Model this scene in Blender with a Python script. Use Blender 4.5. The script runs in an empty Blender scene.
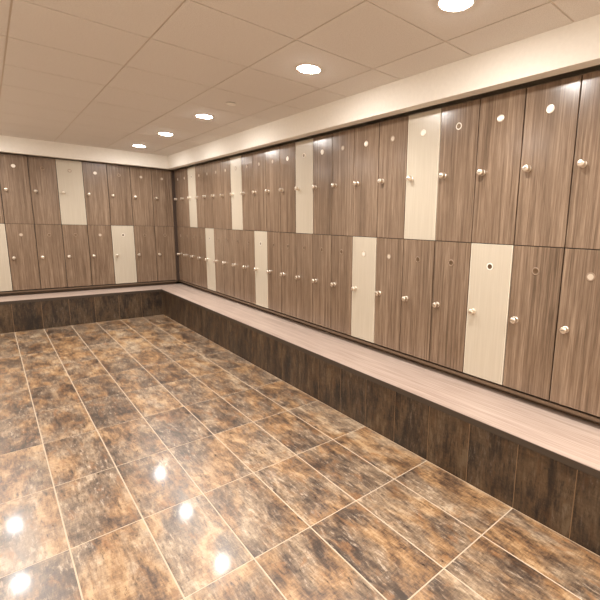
import bpy, bmesh, math, random
from mathutils import Vector, Matrix
S = bpy.context.scene
C = S.collection

# ------------------------------------------------------------------ helpers
def lin(c):
    return tuple(((v/255)/12.92 if v/255 <= .04045 else ((v/255+.055)/1.055)**2.4) for v in c) + (1,)

def bx(bm, x0, x1, y0, y1, z0, z1, mi=0, bev=0, seg=1):
    r = bmesh.ops.create_cube(bm, size=1)
    vs = r['verts']
    for v in vs:
        v.co = Vector(((x0+x1)/2+v.co.x*(x1-x0), (y0+y1)/2+v.co.y*(y1-y0), (z0+z1)/2+v.co.z*(z1-z0)))
    fs = set(f for v in vs for f in v.link_faces)
    for f in fs: f.material_index = mi
    if bev:
        es = list(set(e for v in vs for e in v.link_edges))
        g = bmesh.ops.bevel(bm, geom=es, offset=bev, segments=seg, affect='EDGES', profile=.5)
        for f in g['faces']: f.material_index = mi

def prism(bm, pts, z0, z1, mi=0):
    lo = [bm.verts.new((x, y, z0)) for x, y in pts]; hi = [bm.verts.new((x, y, z1)) for x, y in pts]
    n = len(pts)
    fs = [bm.faces.new(lo[::-1]), bm.faces.new(hi)]
    for i in range(n): fs.append(bm.faces.new((lo[i], lo[(i+1) % n], hi[(i+1) % n], hi[i])))
    for f in fs: f.material_index = mi

def lathe(bm, prof, n=24, axis='Y', mi=None, off=(0, 0, 0)):
    """prof: list of (radius, height[, material]) revolved; height runs along -Y (out of a door) or +Z."""
    rings = []
    def P(r, h, a):
        if axis == 'Y': return Vector((r*math.cos(a), -h, r*math.sin(a)))+Vector(off)
        return Vector((r*math.cos(a), r*math.sin(a), h))+Vector(off)
    for p in prof:
        r, h = p[:2]
        rings.append([bm.verts.new(P(0, h, 0))] if r == 0 else [bm.verts.new(P(r, h, 2*math.pi*k/n)) for k in range(n)])
    for i in range(len(rings)-1):
        a, b = rings[i], rings[i+1]
        m = prof[i+1][2] if len(prof[i+1]) > 2 else 0
        for k in range(n):
            k2 = (k+1) % n
            if len(a) == 1 and len(b) == 1: continue
            if len(a) == 1: f = bm.faces.new((a[0], b[k2], b[k]))
            elif len(b) == 1: f = bm.faces.new((a[k], a[k2], b[0]))
            else: f = bm.faces.new((a[k], a[k2], b[k2], b[k]))
            f.material_index = m; f.smooth = True

def mesh(name, bm, mats):
    bmesh.ops.recalc_face_normals(bm, faces=bm.faces[:])
    me = bpy.data.meshes.new(name); bm.to_mesh(me); bm.free()
    for m in (mats if isinstance(mats, (list, tuple)) else [mats]): me.materials.append(m)
    return me

def obj(name, me, parent=None, loc=None, label=None):
    o = bpy.data.objects.new(name, me); C.objects.link(o)
    if parent: o.parent = parent
    if loc: o.location = loc
    if label: o['label'] = label
    return o

def thing(name, label, cat, loc=(0, 0, 0), rz=0, group=None):
    o = bpy.data.objects.new(name, None); C.objects.link(o)
    o.empty_display_size = .1
    o.location = loc; o.rotation_euler = (0, 0, rz); o['label'] = label; o['category'] = cat
    if group: o['group'] = group
    return o

def struct(name, bm, mats):
    o = obj(name, mesh(name, bm, mats)); o['kind'] = 'structure'; return o

# ------------------------------------------------------------------ materials
class N:
    def __init__(s, name):
        s.m = bpy.data.materials.new(name); s.m.use_nodes = True
        s.t = s.m.node_tree; s.b = s.t.nodes['Principled BSDF']
    def n(s, typ, **kw):
        d = s.t.nodes.new(typ)
        for k, v in kw.items():
            if hasattr(d, k): setattr(d, k, v)
            else: d.inputs[k].default_value = v
        return d
    def l(s, a, b): s.t.links.new(a, b)
    def math(s, op, a, b=None, c=None):
        d = s.t.nodes.new('ShaderNodeMath'); d.operation = op
        for i, v in enumerate((a, b, c)):
            if v is None: continue
            if isinstance(v, (int, float)): d.inputs[i].default_value = v
            else: s.l(v, d.inputs[i])
        return d.outputs[0]
    def vmath(s, op, a, b=None):
        d = s.t.nodes.new('ShaderNodeVectorMath'); d.operation = op
        for i, v in enumerate((a, b)):
            if v is None: continue
            if isinstance(v, tuple): d.inputs[i].default_value = v
            else: s.l(v, d.inputs[i])
        return d.outputs[0]
    def noise(s, vec, scale=1, detail=4, rough=.55, dist=0):
        d = s.n('ShaderNodeTexNoise'); d.inputs['Scale'].default_value = scale
        d.inputs['Detail'].default_value = detail; d.inputs['Roughness'].default_value = rough; d.inputs['Distortion'].default_value = dist
        s.l(vec, d.inputs['Vector']); return d.outputs['Fac']
    def ramp(s, fac, stops, interp='LINEAR'):
        d = s.n('ShaderNodeValToRGB'); cr = d.color_ramp; cr.interpolation = interp
        while len(cr.elements) < len(stops): cr.elements.new(.5)
        for e, (p, c) in zip(cr.elements, stops):
            e.position = p; e.color = c if len(c) == 4 else lin(c)
        s.l(fac, d.inputs[0]); return d.outputs[0]
    def mix(s, fac, a, b, mode='MIX'):
        d = s.n('ShaderNodeMix'); d.data_type = 'RGBA'; d.blend_type = mode
        for i, v in ((0, fac), (6, a), (7, b)):
            if isinstance(v, (int, float)): d.inputs[i].default_value = v
            elif isinstance(v, tuple): d.inputs[i].default_value = v
            else: s.l(v, d.inputs[i])
        return d.outputs[2]
    def bump(s, h, strength=.2, dist=.002):
        d = s.n('ShaderNodeBump'); d.inputs['Strength'].default_value = strength; d.inputs['Distance'].default_value = dist
        s.l(h, d.inputs['Height']); s.l(d.outputs[0], s.b.inputs['Normal'])
    def set(s, **kw):
        for k, v in kw.items():
            i = s.b.inputs[k]
            if isinstance(v, (int, float, tuple)): i.default_value = v
            else: s.l(v, i)
        return s.m

def plain(name, rgb, rough=.5, metal=0, spec=.5):
    a = N(name); return a.set(**{'Base Color': lin(rgb), 'Roughness': rough, 'Metallic': metal, 'Specular IOR Level': spec})

def g(v): return (v, v, v, 1)

def wood_mat(name, dark, mid, light, rough):
    a = N(name)
    co = a.n('ShaderNodeTexCoord').outputs['Object']
    oi = a.n('ShaderNodeObjectInfo').outputs['Location']
    v = a.vmath('ADD', co, a.vmath('MULTIPLY', oi, (7.3, 11.7, 5.1)))
    fine = a.noise(a.vmath('MULTIPLY', v, (170, 20, 5)), 1, 4, .7)
    band = a.noise(a.vmath('MULTIPLY', v, (58, 10, 1.3)), 1, 4, .6, .25)
    wide = a.noise(a.vmath('MULTIPLY', v, (9, 3, .35)), 1, 2, .5)
    f = a.math('ADD', a.math('MULTIPLY', fine, .42), a.math('ADD', a.math('MULTIPLY', band, .42), a.math('MULTIPLY', wide, .16)))
    col = a.ramp(f, [(.36, dark), (.5, mid), (.64, light)])
    a.bump(fine, .12, .001)
    return a.set(**{'Base Color': col, 'Roughness': rough, 'Specular IOR Level': .5})

M_wood = wood_mat('grey_brown_woodgrain', (86, 69, 54), (122, 101, 83), (158, 136, 115), .23)

def cream_mat():
    a = N('cream_laminate')
    co = a.n('ShaderNodeTexCoord').outputs['Object']
    f = a.noise(a.vmath('MULTIPLY', co, (90, 10, 3)), 1, 3, .5)
    return a.set(**{'Base Color': a.ramp(f, [(.3, (186, 175, 157)), (.7, (194, 184, 167))]), 'Roughness': .3})
M_cream = cream_mat()
M_edge = plain('cream_edge_band', (232, 222, 203), .35)
M_carcass = plain('dark_brown_carcass', (30, 23, 18), .6)
M_rail = plain('brown_base_rail', (104, 84, 66), .45)
M_post = plain('dark_wood_corner_post', (66, 51, 41), .5)
M_nickel = plain('satin_nickel', (236, 226, 212), .33, 1)
M_slot = plain('dark_slot', (28, 24, 20), .5)
M_white_disc = plain('white_glint_disc', (244, 238, 228), .2)  # white colour stands in for light glinting off the metal disc
M_pale_disc = plain('pale_disc', (196, 182, 164), .35)
M_tan_rim = plain('dull_tan_rim', (150, 128, 108), .45, .2)
M_brown_disc = plain('dull_brown_disc', (112, 92, 72), .35, .7)  # brown colour stands in for a metal disc reflecting little light

def bench_mat(name, sc):
    a = N(name)
    co = a.n('ShaderNodeTexCoord').outputs['Object']
    fine = a.noise(a.vmath('MULTIPLY', co, sc), 1, 4, .6)
    wide = a.noise(a.vmath('MULTIPLY', co, tuple(s*.22 for s in sc)), 1, 2, .5)
    f = a.math('ADD', a.math('MULTIPLY', fine, .65), a.math('MULTIPLY', wide, .35))
    col = a.ramp(f, [(.34, (148, 127, 114)), (.5, (175, 155, 142)), (.66, (192, 174, 161))])
    return a.set(**{'Base Color': col, 'Roughness': .42})
M_bench_long = bench_mat('pale_laminate_long', (130, 2.2, 10))
M_bench_far = bench_mat('pale_laminate_far', (2.2, 130, 10))
M_nosing = plain('dark_edge_strip', (66, 56, 47), .4)

def tile_mat(name, sx, sy, ox, oy, up=False, ramp_mul=1.0, rough=.31, coat=.2, spec=.85):
    """Rust and slate stoneware: every tile has its own piece of pattern. up: tiles stand on a wall, grain runs along z."""
    a = N(name)
    co = a.n('ShaderNodeTexCoord').outputs['Object']
    sep = a.n('ShaderNodeSeparateXYZ'); a.l(co, sep.inputs[0])
    X, Y, Z = sep.outputs
    if up:   # which tile along the run (x and y cover both runs)
        i = a.math('FLOOR', a.math('DIVIDE', a.math('SUBTRACT', X, ox), sx))
        j = a.math('FLOOR', a.math('DIVIDE', a.math('SUBTRACT', Y, oy), sy))
    else:
        i = a.math('FLOOR', a.math('DIVIDE', a.math('SUBTRACT', X, ox), sx))
        j = a.math('FLOOR', a.math('DIVIDE', a.math('SUBTRACT', Y, oy), sy))
    cid = a.n('ShaderNodeCombineXYZ'); a.l(i, cid.inputs[0]); a.l(j, cid.inputs[1])
    wn = a.n('ShaderNodeTexWhiteNoise'); wn.noise_dimensions = '3D'; a.l(cid.outputs[0], wn.inputs['Vector'])
    rnd = wn.outputs['Value']
    v = a.vmath('ADD', co, a.vmath('MULTIPLY', wn.outputs['Color'], (17., 23., 31.)))
    long_ = (1, 1, .34) if up else (1, .42, 1)
    def sc(k): return tuple(k*q for q in long_)
    blot = a.noise(a.vmath('MULTIPLY', v, sc(10)), 1, 8, .66, .4)
    streak = a.noise(a.vmath('MULTIPLY', v, (70, 70, 7) if up else (70, 11, 1)), 1, 5, .68, .5)
    cross = a.noise(a.vmath('MULTIPLY', v, (34, 34, 75) if up else (24, 120, 1)), 1, 5, .75, .3)
    crunch = a.noise(a.vmath('MULTIPLY', v, (64, 64, 14) if up else (66, 15, 1)), 1, 7, .74, .35)
    hue = a.noise(a.vmath('MULTIPLY', v, sc(5.5)), 1, 4, .55, .4)
    f = a.math('ADD', a.math('MULTIPLY', blot, .54), a.math('ADD', a.math('MULTIPLY', streak, .16), a.math('ADD', a.math('MULTIPLY', cross, .16), a.math('MULTIPLY', crunch, .14))))
    f = a.math('ADD', f, a.math('MULTIPLY', a.math('SUBTRACT', rnd, .5), .06))
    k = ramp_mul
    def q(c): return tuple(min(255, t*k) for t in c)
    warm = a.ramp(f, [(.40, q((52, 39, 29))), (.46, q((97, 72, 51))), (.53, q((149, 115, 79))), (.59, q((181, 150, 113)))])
    cool = a.ramp(f, [(.39, q((58, 45, 36))), (.46, q((98, 80, 64))), (.54, q((142, 120, 96))), (.62, q((184, 164, 138)))])
    base = a.mix(a.ramp(hue, [(.44, g(0)), (.56, g(.35 if up else 1))]), warm, cool)
    rust = a.ramp(a.noise(a.vmath('MULTIPLY', v, sc(16)), 1, 6, .68, .6), [(.55, g(0)), (.66, g(.6))])
    base = a.mix(rust, base, lin(q((146, 100, 58))))
    fl = a.math('MULTIPLY', a.ramp(crunch, [(.55, g(0)), (.66, g(1))]), a.ramp(hue, [(.44, g(.1)), (.6, g(.62))]))
    base = a.mix(fl, base, lin(q((206, 188, 166))))
    dk = a.math('MULTIPLY', a.ramp(crunch, [(.36, g(1)), (.46, g(0))]), a.ramp(streak, [(.40, g(.8)), (.6, g(.25))]))
    base = a.mix(dk, base, lin(q((58, 43, 32))))
    h = a.math('ADD', a.math('MULTIPLY', blot, .55), a.math('MULTIPLY', crunch, .45))
    fleck = crunch
    a.bump(h, .14, .0022)
    rg = a.n('ShaderNodeMapRange'); a.l(fleck, rg.inputs[0]); rg.inputs[1].default_value = .3; rg.inputs[2].default_value = .7
    rg.inputs[3].default_value = rough-.05; rg.inputs[4].default_value = rough+.1
    return a.set(**{'Base Color': base, 'Roughness': rg.outputs[0], 'Specular IOR Level': spec, 'Coat Weight': coat, 'Coat Roughness': .085})

TX, TY = .297, .5895                       # floor tile pitch
FX0, FY0 = -.399, -.451                    # grid origin
M_floor = tile_mat('rust_slate_floor_tile', TX, TY, FX0, FY0)
TB = TY/2
M_base = tile_mat('rust_slate_base_tile', TX, TB, FX0, FY0, up=True, ramp_mul=.55, rough=.42, coat=.0, spec=.5)  # floor tile colours darkened, with the shade on the base put in
M_grout = plain('pale_grout', (190, 172, 150), .6)
M_basegrout = plain('brown_grout', (134, 108, 78), .7)

def ceil_mat():
    a = N('speckled_ceiling_tile')
    co = a.n('ShaderNodeTexCoord').outputs['Object']
    f = a.noise(co, 260, 3, .7)
    f2 = a.noise(co, 2.2, 2, .5)
    col = a.mix(a.math('MULTIPLY', f2, .25), a.ramp(f, [(.35, (206, 199, 191)), (.6, (228, 222, 215))]), lin((212, 204, 196)))
    a.bump(f, .25, .002)
    return a.set(**{'Base Color': col, 'Roughness': .9, 'Specular IOR Level': .2})
M_ceil = ceil_mat()
M_tbar = plain('ceiling_grid_metal', (204, 190, 174), .6)
def paint(name, rgb):
    a = N(name)
    co = a.n('ShaderNodeTexCoord').outputs['Object']
    f = a.noise(co, 40, 4, .6); a.bump(f, .05, .002)
    return a.set(**{'Base Color': a.ramp(f, [(.3, tuple(int(t*.98) for t in rgb)), (.7, rgb)]), 'Roughness': .7, 'Specular IOR Level': .3})
M_fascia = paint('cream_paint', (234, 228, 218))
M_wall = paint('warm_beige_paint', (226, 212, 194))
M_trimwhite = plain('white_trim_ring', (238, 232, 222), .45)
def emit(name, col, st):
    a = N(name); a.set(**{'Base Color': (1, 1, 1, 1), 'Emission Color': col, 'Emission Strength': st}); return a.m
M_lamp = emit('lit_lens', (1, .965, .92, 1), 150)

# ------------------------------------------------------------------ dimensions (metres; right locker fronts x = 0, far locker fronts y = 0)
ZB, HL, ZC = .482, .890, 2.466
ZM, ZT = ZB+HL, ZB+2*HL
W = .30
XL, YB = -3.15, -8.75                      # left wall, back wall
DEP = .46
BX, BZ, BF = -.407, .409, -.399            # bench front, top, base face

# ------------------------------------------------------------------ setting
bm = bmesh.new()
bx(bm, XL, .55, YB, .55, -.12, -.0012, 1)
ks = range(-1, 10)
x = FX0
cols = []
for k in range(-4, 11):
    x1 = FX0-k*TX; x0 = x1-TX
    x0c, x1c = max(x0, XL), min(x1, .5)
    if x1c-x0c > .02: cols.append((x0c, x1c))
rows = []
for k in range(-3, 16):
    y1 = FY0-k*TY; y0 = y1-TY
    y0c, y1c = max(y0, YB), min(y1, .5)
    if y1c-y0c > .02: rows.append((y0c, y1c))
J = .003
def tilequad(bm, x0, x1, y0, y1, z, zlo, b=.0015, mi=0):
    lo = [bm.verts.new(p) for p in ((x0, y0, zlo), (x1, y0, zlo), (x1, y1, zlo), (x0, y1, zlo))]
    md = [bm.verts.new(p) for p in ((x0+b*.4, y0+b*.4, z-b*.5), (x1-b*.4, y0+b*.4, z-b*.5), (x1-b*.4, y1-b*.4, z-b*.5), (x0+b*.4, y1-b*.4, z-b*.5))]
    hi = [bm.verts.new(p) for p in ((x0+b, y0+b, z), (x1-b, y0+b, z), (x1-b, y1-b, z), (x0+b, y1-b, z))]
    bm.faces.new(hi).material_index = mi
    for A, B in ((lo, md), (md, hi)):
        for i in range(4): bm.faces.new((A[i], A[(i+1) % 4], B[(i+1) % 4], B[i])).material_index = mi
for x0, x1 in cols:
    for y0, y1 in rows:
        tilequad(bm, x0+J, x1-J, y0+J, y1-J, 0, -.0012, .0008)
struct('floor', bm, [M_floor, M_grout])

bm = bmesh.new()
CX0, CXS, CY0, CYS = -.388, .582, -5.15, .578
bx(bm, XL, .55, YB, .55, ZC+.004, ZC+.1, 1)
cx = [CX0+CXS*k for k in range(-5, 3)]; cy = [CY0+CYS*k for k in range(-8, 12)]
for i in range(len(cx)-1):
    for j in range(len(cy)-1):
        x0, x1, y0, y1 = max(cx[i], XL), min(cx[i+1], .5), max(cy[j], YB), min(cy[j+1], .5)
        if x1-x0 > .02 and y1-y0 > .02:
            bx(bm, x0+.0045, x1-.0045, y0+.0045, y1-.0045, ZC, ZC+.0045, 0)
struct('ceiling', bm, [M_ceil, M_tbar])

bm = bmesh.new(); bx(bm, .5, .6, YB-.1, .6, -.12, ZC+.1); struct('wall_right', bm, M_wall)
bm = bmesh.new(); bx(bm, XL-.1, .5, .5, .6, -.12, ZC+.1); struct('wall_far', bm, M_wall)
bm = bmesh.new(); bx(bm, XL-.1, XL, YB-.1, .5, -.12, ZC+.1); struct('wall_left', bm, M_wall)
bm = bmesh.new(); bx(bm, XL, .5, YB-.1, YB, -.12, ZC+.1); struct('wall_back', bm, M_wall)
# painted bulkheads over the lockers, with the shadow gap behind their soffit
bm = bmesh.new()
bx(bm, -.127, -.045, YB, -.14, 2.271, ZC+.004)
struct('trim_1', bm, M_fascia)
bm = bmesh.new()
bx(bm, XL, -.045, -.14, -.045, 2.271, ZC+.004)
struct('trim_2', bm, M_fascia)
# dark recessed boards above the locker tops, closing the shadow gap
# plinth and brown rail the lockers stand on
YE = -(.0164+22*W)
XE = -(.0399+8*W)
bm = bmesh.new()
bx(bm, .075, .45, YB, -.0164, BZ, ZB)
bx(bm, .003, .075, YB, -.0164, .452, .471)
struct('trim_3', bm, M_rail)
bm = bmesh.new()
bx(bm, XL, -.0399, .075, .45, BZ, ZB)
bx(bm, XL, -.0399, .003, .075, .452, .471)
struct('trim_4', bm, M_rail)
# corner filler post
bm = bmesh.new()
bx(bm, -.0375, .02, .004, .02, .471, ZT)
bx(bm, .004, .02, -.0145, .004, .471, ZT)
struct('trim_5', bm, M_post)
# wall lining beside the ends of the two locker runs (outside the photograph)
bm = bmesh.new(); bx(bm, .002, .5, YB, YE-.003, ZB, ZT); struct('trim_6', bm, M_wall)
bm = bmesh.new(); bx(bm, XL, XE-.003, .002, .5, ZB, ZT); struct('trim_7', bm, M_wall)

# ------------------------------------------------------------------ built-in bench
XW, YW = XL+.006, YB+.006
b = thing('bench', 'long L-shaped built-in bench with pale top and rust-brown tiled base below the lockers', 'bench', (BX, BX, 0))
def loc(o): o.location = (-BX, -BX, 0); return o     # parts keep room coordinates
EB = BX+.004
bm = bmesh.new(); prism(bm, [(.075, .075), (EB, EB), (EB, YW), (.075, YW)], .374, BZ)
loc(obj('seat', mesh('seat', bm, M_bench_long), b))
bm = bmesh.new(); prism(bm, [(.0745, .075), (XW, .075), (XW, EB), (EB-.0005, EB)], .374, BZ)
loc(obj('seat', mesh('seat', bm, M_bench_far), b))
bm = bmesh.new(); prism(bm, [(EB, EB), (BX, BX), (BX, YW), (EB, YW)], .371, BZ-.002)
loc(obj('front_edge', mesh('front_edge', bm, M_nosing), b, label='dark edge strip along the seat facing the room'))
bm = bmesh.new(); prism(bm, [(EB, EB), (XW, EB), (XW, BX), (BX, BX)], .371, BZ-.002)
loc(obj('front_edge', mesh('front_edge', bm, M_nosing), b, label='dark edge strip along the far seat'))
# tiled base: upright tiles with grout joints
bm = bmesh.new()
bx(bm, BF+.0012, .07, YW, .07, 0, .374, 1)
yb = FY0
k = 0
while True:
    y1 = yb-(k-2)*TB; y0 = y1-TB; k += 1
    if y1 < YW: break
    y1 = min(y1, BF); y0 = max(y0, YW)
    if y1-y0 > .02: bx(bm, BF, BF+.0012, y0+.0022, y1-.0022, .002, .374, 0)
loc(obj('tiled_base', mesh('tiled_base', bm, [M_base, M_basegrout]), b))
bm = bmesh.new()
bx(bm, XW, BF, BF+.0012, .07, 0, .374, 1)
for k in range(10):
    x1 = FX0-k*TX; x0 = max(x1-TX, XW)
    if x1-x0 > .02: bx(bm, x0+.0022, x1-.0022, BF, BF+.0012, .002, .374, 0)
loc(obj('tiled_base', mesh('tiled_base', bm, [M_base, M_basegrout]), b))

# ------------------------------------------------------------------ lockers
def body_mesh():
    bm = bmesh.new(); w = .1496; t = .016; y0 = .0195
    bx(bm, -w, -w+t, y0, DEP, 0, HL); bx(bm, w-t, w, y0, DEP, 0, HL)
    bx(bm, -w+t, w-t, y0, DEP, 0, t); bx(bm, -w+t, w-t, y0, DEP, HL-t, HL)
    bx(bm, -w+t, w-t, DEP-.006, DEP, t, HL-t)
    return mesh('locker_body', bm, M_carcass)
def door_mesh(mats):
    bm = bmesh.new(); w = .15-.0032
    bx(bm, -w, w, 0, .0195, .0022, HL-.0022, 0, .0016, 2)
    if len(mats) > 1:                      # pale edge band round the cream doors
        for f in bm.faces:
            if abs(f.normal.y) < .9: f.material_index = 1
        e = .0045
        for (a0, a1, c0, c1) in ((-w+.0018, -w+e, .004, HL-.004), (w-e, w-.0018, .004, HL-.004)):
            bx(bm, a0, a1, -.0003, .001, c0, c1, 1)
    return mesh('locker_door', bm, mats)
def knob_mesh():
    bm = bmesh.new()
    lathe(bm, [(0, 0), (.0195, 0), (.0195, .003), (.0185, .0045), (.0165, .005), (.0160, .010), (.0168, .016), (.0184, .022),
               (.0190, .028), (.0188, .033), (.0172, .0368), (.0135, .0388), (0, .0396)], 28)
    bx(bm, -.012, .012, -.0402, -.0390, -.0013, .0013, 1)   # key slot on the turn knob
    return mesh('knob', bm, [M_nickel, M_slot])
def disc_mesh(inner, rim):
    bm = bmesh.new()
    lathe(bm, [(0, 0), (.0228, 0), (.0228, .0016), (.0215, .0026), (.0165, .0026), (.0158, .0016), (.0155, .0016, 1), (0, .0020, 1)], 28)
    return mesh('number_disc', bm, [rim, inner])
ME_body = body_mesh()
ME_wood = door_mesh([M_wood]); ME_cream = door_mesh([M_cream, M_edge])
ME_knob = knob_mesh(); ME_dw = disc_mesh(M_white_disc, M_nickel)
DISC = {'w': ME_dw, 'b': disc_mesh(M_brown_disc, M_white_disc), 'd': disc_mesh(M_brown_disc, M_tan_rim), 'p': disc_mesh(M_pale_disc, M_tan_rim)}  # disc tones: how brightly each one reflects is put into its colour

def proto(cream):
    r = thing('locker', '', 'locker')
    obj('body', ME_body, r, label='dark brown carcass behind the door')
    d = obj('door', ME_cream if cream else ME_wood, r)
    obj('knob', ME_knob, d, (-.099, 0, .440), 'round satin metal turn knob')
    obj('number_disc', ME_dw, d, (.0, 0, .747), 'small round metal number disc')
    return r
P = {False: proto(False), True: proto(True)}
used = {False: False, True: False}
def dup(root):
    r = root.copy(); C.objects.link(r)
    for ch in list(root.children):
        c = ch.copy(); C.objects.link(c); c.parent = r
        for q in ch.children:
            d = q.copy(); C.objects.link(d); d.parent = c
    return r
def locker(where, row, n, cream, disc, label):
    r = P[cream] if not used[cream] else dup(P[cream])
    used[cream] = True
    z = ZB if row == 'lower' else ZM
    if where == 'right':
        r.location = (0, -(.0164+(n-.5)*W), z); r.rotation_euler = (0, 0, -math.pi/2)
    else:
        r.location = (-(.0399+(n-.5)*W), 0, z); r.rotation_euler = (0, 0, 0)
    r['label'] = label
    r['group'] = '%s lockers on the %s wall' % (row, where)
    for ch in r.children:
        if ch.name.startswith('door'):
            for q in ch.children:
                if q.name.startswith('number_disc'): q.data = DISC[disc]
    return r

ORD = ['', 'first', 'second', 'third', 'fourth', 'fifth', 'sixth']
creams = {('right', 'upper'): [3, 8, 13, 18], ('right', 'lower'): [5, 10, 16, 20], ('far', 'upper'): [5], ('far', 'lower'): [3, 8]}
DISC_TONE = {('right', 'upper'): 'ppbppppppppwbwpwpwbwww', ('right', 'lower'): 'ddddbddddbdddddwpddbdp',
          ('far', 'upper'): 'ppdwpdww', ('far', 'lower'): 'ddbpddpp'}
def label_right(row, n):
    cr = creams[('right', row)]
    if n in cr:
        return ['cream %s locker on right wall, nearest the room corner' % row,
                'cream %s locker on right wall, second cream door from the room corner' % row,
                'cream %s locker on right wall, third cream door from the room corner' % row,
                'cream %s locker on right wall, fourth from corner, largest cream door of its row' % row][cr.index(n)]
    if n == 22: return 'grey-brown woodgrain %s locker cut off by the right edge of the photo' % row
    if n == 1: return 'grey-brown woodgrain %s locker of right wall, tight in the room corner' % row
    left = [c for c in cr if c < n]; right = [c for c in cr if c > n]
    if not left: return 'grey-brown %s locker on right wall, %s from the room corner' % (row, ORD[n])
    k = n-left[-1]
    return 'grey-brown %s locker on right wall, %s right of %s cream %s door from corner' % (row, ORD[k], ORD[len(left)], row)
for row in ('upper', 'lower'):
    for n in range(1, 23):
        key = ('right', row)
        locker('right', row, n, n in creams[key], DISC_TONE[key][n-1], label_right(row, n))
FAR = {('upper', 1): 'grey-brown upper locker at the right end of far wall, in the room corner',
       ('upper', 2): 'grey-brown upper locker on far wall, second from the room corner',
       ('upper', 3): 'grey-brown upper locker on far wall, above the whole cream lower locker',
       ('upper', 4): 'grey-brown upper locker on far wall, just right of the cream upper locker',
       ('upper', 5): 'cream upper locker on far wall, the only cream one up there',
       ('upper', 6): 'grey-brown upper locker on far wall, just left of the cream upper locker',
       ('upper', 7): 'grey-brown upper locker on far wall, second left of the cream upper locker',
       ('upper', 8): 'sliver of grey-brown upper locker at the left edge, above a cream sliver',
       ('lower', 1): 'grey-brown lower locker at the right end of far wall, in the room corner',
       ('lower', 2): 'grey-brown lower locker on far wall, just right of the whole cream locker',
       ('lower', 3): 'cream lower locker on far wall seen whole, third from the room corner',
       ('lower', 4): 'grey-brown lower locker on far wall, just left of the whole cream locker',
       ('lower', 5): 'grey-brown lower locker on far wall, right under the cream upper locker',
       ('lower', 6): 'grey-brown lower locker on far wall, third left of the whole cream locker',
       ('lower', 7): 'grey-brown lower locker on far wall, beside the cream sliver at left edge',
       ('lower', 8): 'cream lower locker on far wall, cut off by the left edge of photo'}
for row in ('upper', 'lower'):
    for n in range(1, 9):
        key = ('far', row)
        locker('far', row, n, n in creams[key], DISC_TONE[key][n-1], FAR[(row, n)])

# ------------------------------------------------------------------ recessed downlights
def light_proto():
    r = thing('downlight', '', 'ceiling light', group='recessed downlights in the ceiling')
    bm = bmesh.new()                        # trim ring, hangs a few millimetres below the ceiling
    lathe(bm, [(.070, 0), (.086, 0), (.085, -.003), (.079, -.0045), (.071, -.004), (.070, 0)], 40, 'Z')
    obj('trim_ring', mesh('trim_ring', bm, M_trimwhite), r)
    bm = bmesh.new()                        # lit, slightly domed lens
    lathe(bm, [(.070, -.001), (.0695, -.0035), (.062, -.007), (.042, -.0105), (0, -.012)], 40, 'Z')
    obj('lens', mesh('lens', bm, M_lamp), r, label='glowing white lens')
    ld = bpy.data.lights.new('lamp', 'SPOT'); ld.energy = 44; ld.color = (1, .965, .92); ld.spot_size = math.radians(150); ld.spot_blend = 1.0
    ld.shadow_soft_size = .055
    lo = bpy.data.objects.new('lamp', ld); C.objects.link(lo); lo.parent = r; lo.location = (0, 0, -.025)
    return r
L0 = light_proto()
ys = [-.80+.05, -1.90, -3.075, -4.845, -6.005, -7.16, -8.3]
NEAR = ['round downlight in the ceiling nearest the far corner, smallest in view',
        'round downlight in the ceiling, second from the far corner',
        'round downlight in the ceiling, middle of the row, beyond the small sprinkler cover',
        'round downlight in the ceiling, nearer than the small sprinkler cover',
        'round downlight cut by the top edge of the photo, largest in view',
        'round downlight in the ceiling above the camera, right row, out of view',
        'round downlight in the ceiling behind the camera, right row, out of view']
first = True
for xi, xx in enumerate((-.677, -2.412)):
    for i, yy in enumerate(ys):
        r = L0 if first else dup(L0); first = False
        r.location = (xx, yy, ZC)
        r['label'] = NEAR[i] if xi == 0 else 'round downlight of the left row, out of view, ' + ['end one mirrored in floor', 'second one mirrored in floor', 'third from far wall', 'fourth from far wall', 'fifth from far wall', 'sixth from far wall', 'seventh from far wall'][i]

# concealed sprinkler cover
r = thing('sprinkler', 'small round white sprinkler cover in the ceiling between two downlights', 'sprinkler', (-.69, -3.70, ZC))
bm = bmesh.new(); lathe(bm, [(0, -.004), (.040, -.004), (.040, -.009), (.038, -.011), (0, -.012)], 32, 'Z')
obj('cover_plate', mesh('cover_plate', bm, M_trimwhite), r)
bm = bmesh.new(); lathe(bm, [(0, 0), (.034, 0), (.034, -.004), (0, -.004)], 32, 'Z')
obj('collar', mesh('collar', bm, M_slot), r, label='dark gap collar')

# ------------------------------------------------------------------ world, camera
w = bpy.data.worlds.new('World'); S.world = w; w.use_nodes = True
w.node_tree.nodes['Background'].inputs[0].default_value = (.02, .017, .014, 1)

f, px, py, yaw, pitch, roll = 410.95, 370.71, 294.35, .749373, .165514, .0254433
fw = Vector((math.sin(yaw)*math.cos(pitch), math.cos(yaw)*math.cos(pitch), -math.sin(pitch)))
rr = Vector((math.cos(yaw), -math.sin(yaw), 0)); uu = rr.cross(fw)
r2 = rr*math.cos(roll)+uu*math.sin(roll); u2 = uu*math.cos(roll)-rr*math.sin(roll)
cd = bpy.data.cameras.new('camera'); cam = bpy.data.objects.new('camera', cd); C.objects.link(cam)
m = Matrix((r2, u2, -fw)).transposed().to_4x4(); m.translation = Vector((-2.32134, -7.25944, 1.46611))
cam.matrix_world = m
cd.sensor_fit = 'HORIZONTAL'; cd.sensor_width = 36; cd.lens = f/600*36
cd.shift_x = (300-px)/600; cd.shift_y = (py-300)/600
cd.clip_start = .01
S.camera = cam
S.view_settings.view_transform = 'Standard'; S.view_settings.look = 'None'
S.view_settings.gamma = 1; S.view_settings.use_curve_mapping = False
S.view_settings.exposure = 0.42
